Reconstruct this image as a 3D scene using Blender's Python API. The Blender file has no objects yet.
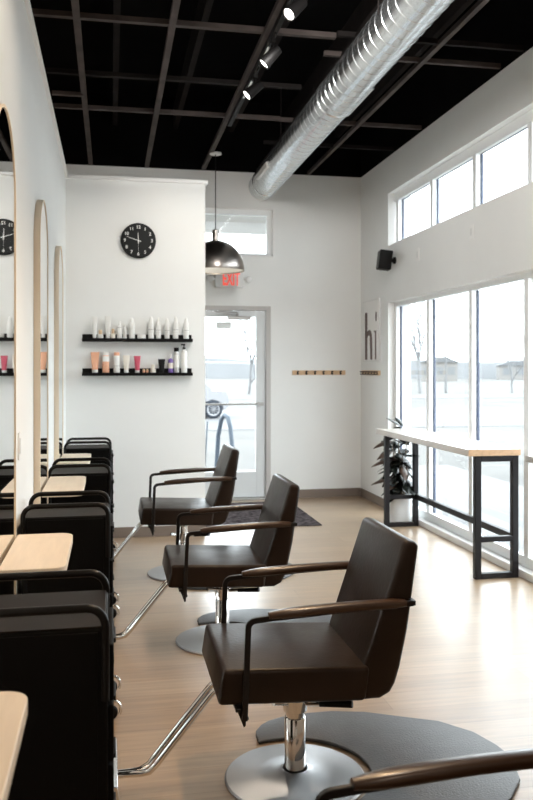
import bpy, bmesh, math, random
from mathutils import Vector, Matrix
random.seed(7)
PI = math.pi
SC = bpy.context.scene
COL = SC.collection

# ------------------------------------------------------------------ materials
def mat(name, base=(.8, .8, .8), rough=.5, metal=0., noise=0., nscale=8., bump=0., bscale=60., spec=.5, coat=0., emit=None, estr=0., stretch=None, rvar=0.):
    m = bpy.data.materials.new(name); m.use_nodes = True
    nt = m.node_tree; N = nt.nodes; L = nt.links; b = N['Principled BSDF']
    b.inputs['Base Color'].default_value = (*base, 1); b.inputs['Roughness'].default_value = rough
    b.inputs['Metallic'].default_value = metal; b.inputs['Specular IOR Level'].default_value = spec
    b.inputs['Coat Weight'].default_value = coat; b.inputs['Coat Roughness'].default_value = .15
    tc = N.new('ShaderNodeTexCoord'); src = tc.outputs['Object']
    if stretch:
        mp = N.new('ShaderNodeMapping'); mp.inputs['Scale'].default_value = stretch
        L.new(src, mp.inputs[0]); src = mp.outputs[0]
    if noise > 0 or rvar > 0:
        n = N.new('ShaderNodeTexNoise'); n.inputs['Scale'].default_value = nscale; n.inputs['Detail'].default_value = 5
        L.new(src, n.inputs['Vector'])
        if noise > 0:
            r = N.new('ShaderNodeMapRange'); r.inputs['From Min'].default_value = .25; r.inputs['From Max'].default_value = .75
            r.inputs['To Min'].default_value = 1 - noise; r.inputs['To Max'].default_value = 1 + noise
            mx = N.new('ShaderNodeMix'); mx.data_type = 'RGBA'; mx.blend_type = 'MULTIPLY'; mx.inputs['Factor'].default_value = 1
            mx.inputs['A'].default_value = (*base, 1)
            L.new(n.outputs['Fac'], r.inputs['Value']); L.new(r.outputs[0], mx.inputs['B']); L.new(mx.outputs['Result'], b.inputs['Base Color'])
        if rvar > 0:
            r2 = N.new('ShaderNodeMapRange'); r2.inputs['From Min'].default_value = .3; r2.inputs['From Max'].default_value = .7
            r2.inputs['To Min'].default_value = max(0.02, rough - rvar); r2.inputs['To Max'].default_value = rough + rvar
            L.new(n.outputs['Fac'], r2.inputs['Value']); L.new(r2.outputs[0], b.inputs['Roughness'])
    if bump > 0:
        n = N.new('ShaderNodeTexNoise'); n.inputs['Scale'].default_value = bscale; n.inputs['Detail'].default_value = 4
        L.new(src, n.inputs['Vector']); bp = N.new('ShaderNodeBump'); bp.inputs['Strength'].default_value = bump; bp.inputs['Distance'].default_value = .01
        L.new(n.outputs['Fac'], bp.inputs['Height']); L.new(bp.outputs[0], b.inputs['Normal'])
    if emit:
        b.inputs['Emission Color'].default_value = (*emit, 1); b.inputs['Emission Strength'].default_value = estr
    return m

def glass_mat(name, tint=(.97, .985, .985), refl=.07):
    m = bpy.data.materials.new(name); m.use_nodes = True
    nt = m.node_tree; N = nt.nodes; L = nt.links; N.clear()
    o = N.new('ShaderNodeOutputMaterial'); t = N.new('ShaderNodeBsdfTransparent'); g = N.new('ShaderNodeBsdfGlossy')
    t.inputs[0].default_value = (*tint, 1); g.inputs['Roughness'].default_value = .01
    lw = N.new('ShaderNodeLayerWeight'); lw.inputs['Blend'].default_value = .5
    pw = N.new('ShaderNodeMath'); pw.operation = 'POWER'; pw.inputs[1].default_value = 5
    ma = N.new('ShaderNodeMath'); ma.operation = 'MULTIPLY_ADD'; ma.inputs[1].default_value = .6; ma.inputs[2].default_value = refl*.4; ma.use_clamp = True
    mx = N.new('ShaderNodeMixShader')
    L.new(lw.outputs['Facing'], pw.inputs[0]); L.new(pw.outputs[0], ma.inputs[0])
    L.new(ma.outputs[0], mx.inputs[0]); L.new(t.outputs[0], mx.inputs[1]); L.new(g.outputs[0], mx.inputs[2]); L.new(mx.outputs[0], o.inputs[0])
    return m

def floor_mat():
    m = bpy.data.materials.new('oak_plank_floor'); m.use_nodes = True
    nt = m.node_tree; N = nt.nodes; L = nt.links; b = N['Principled BSDF']
    tc = N.new('ShaderNodeTexCoord')
    br = N.new('ShaderNodeTexBrick'); br.inputs['Scale'].default_value = 1; br.inputs['Brick Width'].default_value = 1.22
    br.inputs['Row Height'].default_value = .18; br.inputs['Mortar Size'].default_value = .0014; br.inputs['Bias'].default_value = 0
    b.inputs['Coat Weight'].default_value = .7; b.inputs['Coat Roughness'].default_value = .3; br.offset = .37; br.inputs['Color1'].default_value = (.345, .232, .142, 1); br.inputs['Color2'].default_value = (.415, .298, .192, 1)
    br.inputs['Mortar'].default_value = (.25, .165, .10, 1)
    L.new(tc.outputs['Object'], br.inputs['Vector'])
    mp = N.new('ShaderNodeMapping'); mp.inputs['Scale'].default_value = (1.1, 16, 1)
    n = N.new('ShaderNodeTexNoise'); n.inputs['Scale'].default_value = 2.2; n.inputs['Detail'].default_value = 7; n.inputs['Distortion'].default_value = .4
    L.new(tc.outputs['Object'], mp.inputs[0]); L.new(mp.outputs[0], n.inputs['Vector'])
    r = N.new('ShaderNodeMapRange'); r.inputs['From Min'].default_value = .3; r.inputs['From Max'].default_value = .7; r.inputs['To Min'].default_value = .80; r.inputs['To Max'].default_value = 1.14
    mx = N.new('ShaderNodeMix'); mx.data_type = 'RGBA'; mx.blend_type = 'MULTIPLY'; mx.inputs['Factor'].default_value = 1
    L.new(n.outputs['Fac'], r.inputs['Value']); L.new(br.outputs['Color'], mx.inputs['A']); L.new(r.outputs[0], mx.inputs['B']); L.new(mx.outputs['Result'], b.inputs['Base Color'])
    r3 = N.new('ShaderNodeMapRange'); r3.inputs['To Min'].default_value = .27; r3.inputs['To Max'].default_value = .42
    L.new(n.outputs['Fac'], r3.inputs['Value']); L.new(r3.outputs[0], b.inputs['Roughness'])
    bp = N.new('ShaderNodeBump'); bp.inputs['Strength'].default_value = .12; bp.inputs['Distance'].default_value = .004
    L.new(n.outputs['Fac'], bp.inputs['Height']); L.new(bp.outputs[0], b.inputs['Normal'])
    return m

def brushed_mat():
    m = bpy.data.materials.new('brushed_steel'); m.use_nodes = True
    nt = m.node_tree; N = nt.nodes; L = nt.links; b = N['Principled BSDF']
    b.inputs['Metallic'].default_value = 1; b.inputs['Base Color'].default_value = (.50, .50, .51, 1); b.inputs['Roughness'].default_value = .36
    b.inputs['Anisotropic'].default_value = .75
    tg = N.new('ShaderNodeTangent'); tg.direction_type = 'RADIAL'; tg.axis = 'Z'
    L.new(tg.outputs[0], b.inputs['Tangent'])
    return m

def duct_mat():
    m = mat('galvanised_duct', (.74, .77, .79), .24, .95, noise=.10, nscale=14)
    nt = m.node_tree; N = nt.nodes; L = nt.links; b = N['Principled BSDF']
    tc = N.new('ShaderNodeTexCoord'); mp = N.new('ShaderNodeMapping'); mp.inputs['Scale'].default_value = (3, 3, 3)
    n = N.new('ShaderNodeTexNoise'); n.inputs['Scale'].default_value = 9; n.inputs['Detail'].default_value = 2
    L.new(tc.outputs['Object'], n.inputs['Vector'])
    bp = N.new('ShaderNodeBump'); bp.inputs['Strength'].default_value = .07; bp.inputs['Distance'].default_value = .02
    L.new(n.outputs['Fac'], bp.inputs['Height']); L.new(bp.outputs[0], b.inputs['Normal'])
    return m

M = {}
M['wall'] = mat('white_wall_paint', (.845, .85, .835), .65, noise=.015, nscale=3, bump=.03, bscale=220)
M['trimw'] = mat('white_trim_paint', (.86, .855, .84), .45)
M['frame'] = mat('white_window_aluminium', (.88, .895, .90), .4)
M['framex'] = mat('navy_outer_frame', (.012, .028, .085), .4)
M['baseb'] = mat('taupe_rubber_base', (.20, .155, .125), .5)
M['black'] = mat('black_ceiling_paint', (.004, .0038, .004), .95, noise=.3, nscale=3, spec=.05)
M['tee'] = mat('dark_brown_ceiling_bar', (.072, .058, .054), .7, spec=.2, noise=.35, nscale=5)
M['teed'] = mat('dim_ceiling_bar', (.016, .0135, .013), .8, spec=.1, noise=.3, nscale=5)  # darker copy of the bar brown; dimness of less lit bars is in the colour
M['conc'] = mat('pale_curb_concrete', (.80, .80, .79), .7, noise=.06)
M['floor'] = floor_mat()
M['glass'] = glass_mat('window_glass')
M['mirror'] = mat('mirror_silver', (.90, .91, .90), .015, 1)
M['mframe'] = mat('light_oak_mirror_frame', (.86, .73, .57), .5, noise=.08, nscale=10, stretch=(1, 1, .1))
M['shelfw'] = mat('pale_oak_laminate', (.78, .66, .52), .4, noise=.06, nscale=6, stretch=(8, 1, 1))
M['leather'] = mat('dark_brown_leather', (.020, .0100, .0055), .36, noise=.25, nscale=5, bump=.08, bscale=70, spec=.28, rvar=.07)
M['steel_bar'] = mat('black_powder_coated_steel', (.010, .008, .0075), .38, spec=.35)
M['armwood'] = mat('walnut_arm_pad', (.050, .024, .012), .28, noise=.3, nscale=9, coat=.3, stretch=(.3, 3, 3))
M['chrome'] = mat('polished_chrome', (.80, .79, .77), .09, 1)
M['brushed'] = brushed_mat()
M['blackpl'] = mat('black_plastic', (.005, .0045, .0045), .5, spec=.15)
M['cartb'] = mat('black_cart_panel', (.002, .0018, .0018), .6, bump=.1, bscale=90, spec=.12)
M['cartr'] = mat('black_bronze_rail', (.006, .005, .0045), .35, spec=.2)
M['cartt'] = mat('dark_rubber_tray', (.012, .008, .0065), .5, noise=.5, nscale=12, spec=.15)
M['matr'] = mat('charcoal_salon_mat', (.06, .062, .068), .42, noise=.12, nscale=14, bump=.22, bscale=120)
M['rug'] = mat('speckled_entrance_mat', (.085, .072, .074), 1, noise=.95, nscale=20, spec=0, bump=.6, bscale=240)
M['tabletop'] = mat('oak_worktop', (.50, .31, .17), .25, noise=.14, nscale=7, stretch=(6, 1, 6), coat=.8)
M['paletop'] = mat('pale_tabletop', (.66, .60, .54), .28, noise=.05, nscale=6, stretch=(6, 1, 6), coat=.5)  # paler colour for every tabletop face except the two ends
M['tframe'] = mat('black_table_steel', (.009, .007, .0075), .45, spec=.22)
M['duct'] = duct_mat()
M['nickel'] = mat('brushed_dark_nickel', (.42, .38, .35), .30, 1, noise=.18, nscale=3, stretch=(1, 1, .15))
M['whitein'] = mat('white_enamel', (.9, .9, .88), .4)
M['bulb'] = mat('lit_bulb', (1, .95, .88), .4, emit=(1, .90, .75), estr=5)
M['spot'] = mat('lit_spot_lens', (1, .96, .9), .4, emit=(1, .93, .86), estr=14)
M['exitr'] = mat('exit_red', (.80, .07, .05), .5, emit=(1, .12, .08), estr=.55)
M['signw'] = mat('sign_white_plastic', (.72, .72, .71), .4)
M['railw'] = mat('light_oak_coat_rail', (.66, .45, .27), .55, noise=.15, nscale=12)
M['taupe'] = mat('taupe_lettering', (.12, .078, .068), .6)
M['clockf'] = mat('clock_black_face', (.005, .006, .006), .4, spec=.2)
M['clockn'] = mat('clock_white_print', (.80, .80, .78), .5)
M['leaf'] = mat('burgundy_rubber_leaf', (.008, .010, .008), .25, noise=.4, nscale=6, spec=.45)
M['leafu'] = mat('rust_leaf', (.06, .032, .02), .4, noise=.4, nscale=6)
M['stem'] = mat('plant_stem', (.09, .06, .035), .6)
M['pot'] = mat('white_pot', (.82, .83, .83), .4)
M['soil'] = mat('soil', (.03, .02, .015), .9)
M['pw'] = mat('white_bottle_plastic', (.80, .79, .76), .35)
M['pg'] = mat('grey_print', (.45, .44, .43), .5)
M['pc'] = mat('cream_tube', (.80, .74, .65), .4)
M['peach'] = mat('peach_tube', (.83, .43, .27), .4)
M['rasp'] = mat('raspberry_tube', (.55, .07, .12), .4)
M['purple'] = mat('violet_bottle', (.20, .12, .40), .35)
M['gold'] = mat('tan_gold_cap', (.62, .44, .28), .4, .3)
M['silver'] = mat('silver_can', (.62, .61, .60), .3, .6)
M['alu'] = mat('painted_door_aluminium', (.70, .72, .73), .4)
M['dframe'] = mat('grey_door_frame', (.52, .50, .48), .5)
M['alud'] = mat('door_closer_metal', (.45, .44, .43), .4, .5)
M['stick'] = mat('grey_green_sticker', (.80, .84, .83), .6)  # raised base colour stands in for daylight coming through the sticker
M['grass'] = mat('winter_grass', (.086, .083, .078), .95, noise=.28, nscale=.45)
M['walk'] = mat('outdoor_concrete', (.15, .15, .15), .9, noise=.06, nscale=2)
M['road'] = mat('pale_asphalt', (.105, .105, .108), .9, noise=.08, nscale=1)
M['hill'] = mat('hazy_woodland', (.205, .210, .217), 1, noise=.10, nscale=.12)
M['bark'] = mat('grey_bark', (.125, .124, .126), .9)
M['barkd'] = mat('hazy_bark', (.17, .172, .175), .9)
M['housew'] = mat('pale_siding', (.185, .175, .165), .8)
M['houser'] = mat('grey_shingles', (.115, .118, .123), .9)
M['redw'] = mat('red_siding', (.19, .13, .125), .8)
M['win'] = mat('dark_far_window', (.13, .135, .14), .5)
M['pole'] = mat('pole_grey', (.12, .122, .125), .6)
M['hoop'] = mat('blue_grey_steel', (.045, .062, .085), .5)
M['tyre'] = mat('tyre_rubber', (.012, .017, .026), .8)
M['carp'] = mat('white_car_paint', (.2, .2, .21), .25, coat=.5)
M['rim'] = mat('alloy_rim', (.3, .3, .31), .3, .6)
M['lab'] = mat('white_label', (.8, .8, .8), .6)

# ------------------------------------------------------------------ geometry helpers
class MB:
    def __init__(s): s.bm = bmesh.new(); s.mi = 0
    def _tag(s, faces):
        for f in faces: f.material_index = s.mi
    def box(s, x0, x1, y0, y1, z0, z1):
        v = [s.bm.verts.new(p) for p in ((x0,y0,z0),(x1,y0,z0),(x1,y1,z0),(x0,y1,z0),(x0,y0,z1),(x1,y0,z1),(x1,y1,z1),(x0,y1,z1))]
        s._tag([s.bm.faces.new([v[i] for i in q]) for q in ((3,2,1,0),(4,5,6,7),(0,1,5,4),(1,2,6,5),(2,3,7,6),(3,0,4,7))]); return s
    def prism(s, pts, axis, a0, a1):
        """closed outline extruded along axis; pts are (u,v): axis y->(x,z), axis x->(y,z), axis z->(x,y)"""
        def P(u, v, a): return {'y': (u, a, v), 'x': (a, u, v), 'z': (u, v, a)}[axis]
        A = [s.bm.verts.new(P(u, v, a0)) for u, v in pts]; B = [s.bm.verts.new(P(u, v, a1)) for u, v in pts]
        n = len(pts); F = [s.bm.faces.new(A[::-1]), s.bm.faces.new(B)]
        for i in range(n): F.append(s.bm.faces.new((A[i], A[(i+1) % n], B[(i+1) % n], B[i])))
        s._tag(F); return s
    def lathe(s, prof, c=(0,0,0), seg=24, axis='z', close=True):
        """prof: (radius, height) pairs"""
        rings = []
        for r, h in prof:
            ring = []
            for i in range(seg):
                a = 2*PI*i/seg; u, v = r*math.cos(a), r*math.sin(a)
                p = {'z': (u, v, h), 'x': (h, u, v), 'y': (u, h, v)}[axis]
                ring.append(s.bm.verts.new((c[0]+p[0], c[1]+p[1], c[2]+p[2])))
            rings.append(ring)
        F = []
        for A, B in zip(rings, rings[1:]):
            for i in range(seg): F.append(s.bm.faces.new((A[i], A[(i+1) % seg], B[(i+1) % seg], B[i])))
        if close:
            if prof[0][0] > 1e-5: F.append(s.bm.faces.new(rings[0][::-1]))
            if prof[-1][0] > 1e-5: F.append(s.bm.faces.new(rings[-1]))
        s._tag(F); return s
    def tube(s, pts, r, seg=10, cyclic=False, rect=None, up=None):
        """round tube or rectangular bar (rect=(w,h)) swept through pts; r may be a list"""
        pts = [Vector(p) for p in pts]; n = len(pts)
        rr = r if isinstance(r, (list, tuple)) else [r]*n
        T = []
        for i in range(n):
            a = pts[(i-1) % n] if (cyclic or i > 0) else pts[i]; b = pts[(i+1) % n] if (cyclic or i < n-1) else pts[i]
            T.append((b-a).normalized())
        u = Vector(up) if up else (Vector((0,0,1)) if abs(T[0].z) < .9 else Vector((0,1,0)))
        nrm = (u - T[0]*u.dot(T[0])).normalized(); rings = []
        for i in range(n):
            if i: nrm = nrm - T[i]*nrm.dot(T[i]); nrm.normalize()
            if up: 
                q = Vector(up); q = q - T[i]*q.dot(T[i])
                if q.length > .05: nrm = q.normalized()
            bn = T[i].cross(nrm)
            if rect:
                w, h = rect[0]/2*rr[i], rect[1]/2*rr[i]
                ring = [s.bm.verts.new(pts[i]+bn*a*w+nrm*b*h) for a, b in ((1,1),(-1,1),(-1,-1),(1,-1))]
            else: ring = [s.bm.verts.new(pts[i]+(nrm*math.cos(2*PI*k/seg)+bn*math.sin(2*PI*k/seg))*rr[i]) for k in range(seg)]
            rings.append(ring)
        F = []; m = len(rings[0])
        prs = list(zip(rings, rings[1:])) + ([(rings[-1], rings[0])] if cyclic else [])
        for A, B in prs:
            for k in range(m): F.append(s.bm.faces.new((A[k], A[(k+1) % m], B[(k+1) % m], B[k])))
        if not cyclic: F += [s.bm.faces.new(rings[0][::-1]), s.bm.faces.new(rings[-1])]
        s._tag(F); return s
    def poly(s, pts):
        s._tag([s.bm.faces.new([s.bm.verts.new(p) for p in pts])]); return s
    def build(s, name, mats, parent=None, bevel=0, bseg=2, smooth=None, solid=0):
        bmesh.ops.recalc_face_normals(s.bm, faces=s.bm.faces[:])
        me = bpy.data.meshes.new(name); s.bm.to_mesh(me); s.bm.free()
        for m in (mats if isinstance(mats, (list, tuple)) else [mats]): me.materials.append(m)
        o = bpy.data.objects.new(name, me); COL.objects.link(o)
        if parent: o.parent = parent
        if smooth is None: smooth = True
        if smooth:
            me.polygons.foreach_set('use_smooth', [True]*len(me.polygons))
            me.set_sharp_from_angle(angle=math.radians(38))
        if solid:
            q = o.modifiers.new('solid', 'SOLIDIFY'); q.thickness = solid; q.offset = 0
        if bevel:
            q = o.modifiers.new('bevel', 'BEVEL'); q.width = bevel; q.segments = bseg; q.limit_method = 'ANGLE'; q.angle_limit = math.radians(35)
            q.harden_normals = False
            me.set_sharp_from_angle(angle=math.radians(180))
            if bseg < 3: me.set_sharp_from_angle(angle=math.radians(38))
        return o

def thing(name, label, cat, loc=(0,0,0), rz=0, group=None):
    o = bpy.data.objects.new(name, None); COL.objects.link(o); o.empty_display_size = .1
    o.location = loc; o.rotation_euler = (0, 0, rz); return tag(o, label, cat, group)
def tag(o, label, cat, group=None):
    o['label'] = label; o['category'] = cat
    if group: o['group'] = group
    return o
def struct(o): o['kind'] = 'structure'; return o
def dup(root, loc, rz=None, label=None, group=None):
    r = root.copy(); COL.objects.link(r); r.location = loc
    if rz is not None: r.rotation_euler = (0, 0, rz)
    if label: r['label'] = label
    if group: r['group'] = group
    for ch in list(root.children):
        c = ch.copy(); COL.objects.link(c); c.parent = r
        for g in list(ch.children):
            d = g.copy(); COL.objects.link(d); d.parent = c
    return r
def arc(cx, cy, r, a0, a1, n):
    return [(cx + r*math.cos(math.radians(a0+(a1-a0)*i/n)), cy + r*math.sin(math.radians(a0+(a1-a0)*i/n))) for i in range(n+1)]

XL, XR, YF, YP, ZC = -.385, 2.895, 9.233, 7.362, 3.746
ZP = 3.2       # top of the low partition walls
YB = -5.0

# ------------------------------------------------------------------ the setting
struct(MB().box(-4.2, 3.15, YB, YF+.25, -.12, 0).build('floor', M['floor'], smooth=False))
# right wall with two banks of openings
WY0, WY1 = 3.55, 8.28
w = MB()
w.box(XR, 3.15, WY1, YF+.25, 0, ZC); w.box(XR, 3.15, YB, WY0, 0, ZC)
w.box(XR, 3.15, WY0, WY1, 2.2, 2.784); w.box(XR, 3.15, WY0, WY1, 3.356, ZC)
struct(w.build('wall_right', M['wall'], smooth=False))
# far wall with door and transom openings
DX0, DX1 = .80, 1.812
w = MB()
w.box(-4.2, DX0, YF, YF+.2, 0, ZC); w.box(DX1, XR, YF, YF+.2, 0, 2.79); w.box(DX0, DX1, YF, YF+.2, 2.215, 2.79)
w.box(1.847, XR, YF, YF+.2, 2.79, ZC); w.box(DX0, 1.847, YF, YF+.2, 3.335, ZC)
struct(w.build('wall_back', M['wall'], smooth=False))
struct(MB().box(-4.2, 3.15, YB-.2, YB, 0, ZC).build('wall_front', M['wall'], smooth=False))
struct(MB().box(-4.4, -4.2, YB-.2, YF+.2, 0, ZC).build('wall_outer_left', M['wall'], smooth=False))
# low partition walls
struct(MB().box(XL-.12, XL, YB, YP, 0, ZP-.035).build('wall_left', M['wall'], smooth=False))
struct(MB().box(XL-.12, .842, YP, YP+.12, 0, ZP-.035).build('wall_partition', M['wall'], smooth=False))
struct(MB().box(XL-.14, XL+.02, YB, YP-.02, ZP-.035, ZP).build('trim_1', M['trimw'], bevel=.004))
struct(MB().box(XL-.14, .865, YP-.02, YP+.14, ZP-.035, ZP).build('trim_2', M['trimw'], bevel=.004))
# open black ceiling void
c = MB()
c.box(-4.4, 3.15, YB-.2, YF+.25, 4.55, 4.65)
c.box(XR, 3.15, YB-.2, YF+.25, ZC, 4.55); c.box(-4.4, -4.2, YB-.2, YF+.25, ZC, 4.55)
c.box(-4.2, XR, YF, YF+.25, ZC, 4.55); c.box(-4.2, XR, YB-.2, YB, ZC, 4.55)
struct(c.build('ceiling', M['black'], smooth=False))
# roof joists above the grid
j = MB()
for x in (-3, -1.9, -.8, .05, .72, 1.35, 2.0, 2.6): j.box(x-.025, x+.025, YB, YF, 4.2, 4.45)
struct(j.build('trim_3', M['teed'], smooth=False))
# ceiling grid bars
def bar(n, m, x0, x1, y0, y1, z=ZC+.004, h=.035):
    struct(MB().box(x0, x1, y0, y1, z, z+h).build('trim_%d' % n, m, smooth=False))
n = 4
for x in (-3.4, -2.79, -2.15, -1.52, -.86, -.215, .400, 1.035): bar(n, M['tee'], x-.022, x+.022, YB, YF); n += 1
for x in (1.66, 2.26): bar(n, M['teed'] if x < 2 else M['tee'], x-.018, x+.018, YB, YF); n += 1
for y, m in ((5.43, 'tee'), (6.47, 'teed'), (7.32, 'tee'), (4.3, 'tee'), (3.2, 'tee'), (2.1, 'tee'), (1.0, 'tee')):
    bar(n, M[m], -4.2, 1.52, y-.02, y+.02, z=ZC+.022); n += 1
for y, m in ((5.39, 'teed'), (5.74, 'tee'), (7.34, 'tee'), (8.11, 'teed'), (4.3, 'teed'), (3.2, 'teed')):
    bar(n, M[m], 1.52, XR, y-.015, y+.015, z=ZC+.022); n += 1
# short bracket between the bars at the left
bar(n, M['tee'], -.47, -.22, 6.86, 6.90, z=ZC-.01, h=.03); n += 1

# baseboards
struct(MB().box(DX1+.06, XR-.014, YF-.014, YF, 0, .098).build('baseboard_back', M['baseb'], bevel=.003))
struct(MB().box(XR-.014, XR, WY1, YF-.014, 0, .098).build('baseboard_right', M['baseb'], bevel=.003))
struct(MB().box(XL+.014, .842, YP-.014, YP, 0, .092).build('baseboard_partition', M['baseb'], bevel=.003))
struct(MB().box(XL, XL+.014, YB, YP, 0, .092).build('baseboard_left', M['baseb'], bevel=.003))
struct(MB().box(XR, 3.15, WY0, WY1, 0, .055).build('trim_%d' % n, M['conc'], bevel=.004)); n += 1
# white marble-like window stools on the two banks
struct(MB().box(XR, 2.963, WY0, WY1, 2.784, 2.80).build('trim_%d' % n, M['trimw'])); n += 1

# ------------------------------------------------------------------ windows of the right wall
MUL = [8.245, 7.375, 6.44, 5.505, 4.57, 3.62]
def bank(name, z0, z1, mz0, mz1, MUL):
    root = struct(bpy.data.objects.new(name, None)); COL.objects.link(root)
    f = MB(); x0, x1 = 2.963, 3.002
    f.box(x0, x1, WY0, WY1, z0, z0+mz0); f.box(x0, x1, WY0, WY1, z1-mz1, z1)
    for y in MUL: f.box(x0, x1, y-.033, y+.033, z0+mz0, z1-mz1)
    f.build('window_frame', M['frame'], root, bevel=.003)
    # rebate around each pane, seen as a fine second line
    g = MB(); x0, x1 = 3.012, 3.030
    g.box(x0, x1, WY0, WY1, z0, z0+mz0-.004); g.box(x0, x1, WY0, WY1, z1-mz1+.004, z1)
    for y in MUL: g.box(x0, x1, y-.035, y+.035, z0+mz0, z1-mz1)
    g.build('outer_frame', M['framex'], root)
    for a, b in zip(MUL, MUL[1:]):
        MB().box(3.004, 3.010, b-.03, a+.03, z0+mz0-.01, z1-mz1+.01).build('pane', M['glass'], root, smooth=False)
    return root
lo = bank('window_1', .055, 2.2, .078, .045, [MUL[0]]+[y-.03 for y in MUL[1:-1]]+[MUL[-1]])
tr = MB()
for a, b in zip(MUL[3:], MUL[4:]): tr.box(2.955, 3.0, b+.033, a-.033, .825, .868)
tr.build('mid_rail', M['dframe'], lo, bevel=.003)
hi = bank('window_2', 2.784, 3.356, .055, .085, [8.19, 7.26, 6.335, 5.42, 4.50, 3.585])

# transom window above the door
root = struct(bpy.data.objects.new('window_3', None)); COL.objects.link(root)
f = MB(); TX0, TX1 = DX0, 1.847
f.box(TX0, TX1, YF+.03, YF+.09, 2.79, 2.825); f.box(TX0, TX1, YF+.03, YF+.09, 3.265, 3.335)
f.box(TX0, TX0+.05, YF+.03, YF+.09, 2.825, 3.265); f.box(TX1-.075, TX1, YF+.03, YF+.09, 2.825, 3.265)
f.build('window_frame', M['frame'], root, bevel=.003)
f = MB(); f.box(TX0-.01, TX1+.012, YF-.008, YF+.03, 3.325, 3.34); f.box(TX1-.012, TX1+.012, YF-.008, YF+.03, 2.79, 3.325); f.box(TX0, TX1+.012, YF-.012, YF+.03, 2.776, 2.79)
f.build('casing', M['trimw'], root)
MB().box(TX0+.04, TX1-.06, YF+.055, YF+.06, 2.815, 3.275).build('pane', M['glass'], root, smooth=False)

# ------------------------------------------------------------------ glazed entrance door
root = struct(bpy.data.objects.new('door_1', None)); COL.objects.link(root)
f = MB()
f.box(DX0, DX0+.055, YF-.01, YF+.12, 0, 2.215); f.box(DX1-.055, DX1, YF-.01, YF+.12, 0, 2.215); f.box(DX0+.055, DX1-.055, YF-.01, YF+.12, 2.165, 2.215)
f.build('door_frame', M['dframe'], root, bevel=.003)
LX0, LX1 = DX0+.062, DX1-.062
f = MB(); y0, y1 = YF+.02, YF+.07
f.box(LX0, LX0+.10, y0, y1, .025, 2.158); f.box(1.645, LX1, y0, y1, .025, 2.158)
f.box(LX0+.10, 1.645, y0, y1, .025, .316); f.box(LX0+.10, 1.645, y0, y1, 2.09, 2.158)
f.build('door_leaf', M['alu'], root, bevel=.003)
MB().box(LX0+.09, 1.655, YF+.042, YF+.048, .30, 2.10).build('pane', M['glass'], root, smooth=False)
f = MB(); f.tube([(LX0+.04, YF-.05, 1.095), (1.70, YF-.05, 1.095)], .011)
f.box(1.66, 1.72, YF-.06, YF+.02, 1.075, 1.118); f.box(LX0+.02, LX0+.07, YF-.06, YF+.02, 1.075, 1.118)
f.build('push_bar', M['alud'], root)
f = MB(); f.box(1.31, 1.575, YF-.045, YF+.02, 2.055, 2.095); f.tube([(1.42, YF-.03, 2.10), (1.42, YF-.03, 2.135)], .016)
f.tube([(1.42, YF-.03, 2.135), (1.16, YF-.10, 2.14)], .009, 6); f.tube([(1.16, YF-.10, 2.14), (1.50, YF-.01, 2.175)], .008, 6)
f.build('door_closer', M['alud'], root, bevel=.004)
MB().box(LX0, LX1+.06, YF-.06, YF+.12, 0, .022).build('threshold', M['alud'], root, bevel=.004)
MB().box(1.185, 1.36, YF+.0395, YF+.0415, 1.955, 2.035).build('sticker', M['stick'], root, smooth=False)

# ------------------------------------------------------------------ spiral duct
root = thing('ceiling_duct', 'round silver galvanised spiral air duct slung below the black ceiling', 'duct', (1.705, 0, 3.583))
RD = .150
prof = []; y = YB+.3
while y < YF-.002:
    prof += [(RD, y), (RD, y+.004), (RD, y+.100), (RD, y+.1035), (RD+.0025, y+.105), (RD+.0025, y+.114)]
    y += .116
prof = [p for p in prof if p[1] < YF-.01] + [(RD, YF-.008)]
MB().lathe(prof, seg=40, axis='y').build('duct_body', M['duct'], root)
for yy in (-2.4, .6, 3.3, 6.1, 9.0):
    MB().lathe([(RD, yy-.035), (RD+.008, yy-.03), (RD+.008, yy+.03), (RD, yy+.035)], seg=40, axis='y', close=False).build('joint_collar', M['duct'], root)
for yy in (8.35,):
    f = MB(); f.box(-RD-.02, -RD+.03, yy-.28, yy+.28, -.06, -.0); f.build('side_register', M['whitein'] if yy > 8 else M['duct'], root, bevel=.006)
f = MB()
f.box(.115, .135, 5.55, 6.2, -.098, -.084); f.build('damper_plate', M['duct'], root)
for yy in (1.8, 4.6, 7.4):
    for s_ in (-1, 1): MB().tube([(s_*(RD+.006), yy, 0), (s_*(RD+.006), yy, .56)], .005, 6).build('hanger', M['teed'], root)

# ------------------------------------------------------------------ track with spot heads
root = thing('lighting_track', 'long black ceiling track holding the small spotlights above the chairs', 'track light rail', (1.06, 0, ZC-.05))
f = MB(); f.box(-.018, .018, 2.4, 7.35, 0, .035); f.build('rail', M['blackpl'], root, bevel=.003)
f = MB(); f.box(-.008, .008, 5.2, 6.55, -.004, .0); f.build('conductor_strip', M['chrome'], root)
for yy in (2.6, 4.2, 5.8, 7.1): MB().tube([(0, yy, .035), (0, yy, .07)], .007, 6).build('stem', M['blackpl'], root)
def spotlight(y=0, label='', x=1.06, tilt=(0, 0), rz=0):
    r = thing('track_spotlight', label, 'spotlight', (x, y, ZC-.052), rz, 'spotlights on the ceiling track')
    f = MB(); f.box(-.016, .016, -.05, .05, -.03, 0); f.tube([(0, 0, -.03), (0, 0, -.075)], .009, 8); f.build('mount', M['blackpl'], r, bevel=.003)
    h = MB(); h.lathe([(.012, .07), (.034, .062), (.038, .0), (.043, -.07), (.043, -.082), (.036, -.082), (.034, -.06)], seg=20); hd = h.build('lamp_head', M['blackpl'], r)
    hd.location = (0, 0, -.10); hd.rotation_euler = (tilt[0], tilt[1], 0)
    e = MB().lathe([(.0345, -.074), (.0001, -.072)], seg=20).build('lens', M['spot'], hd)
    return r
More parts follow.
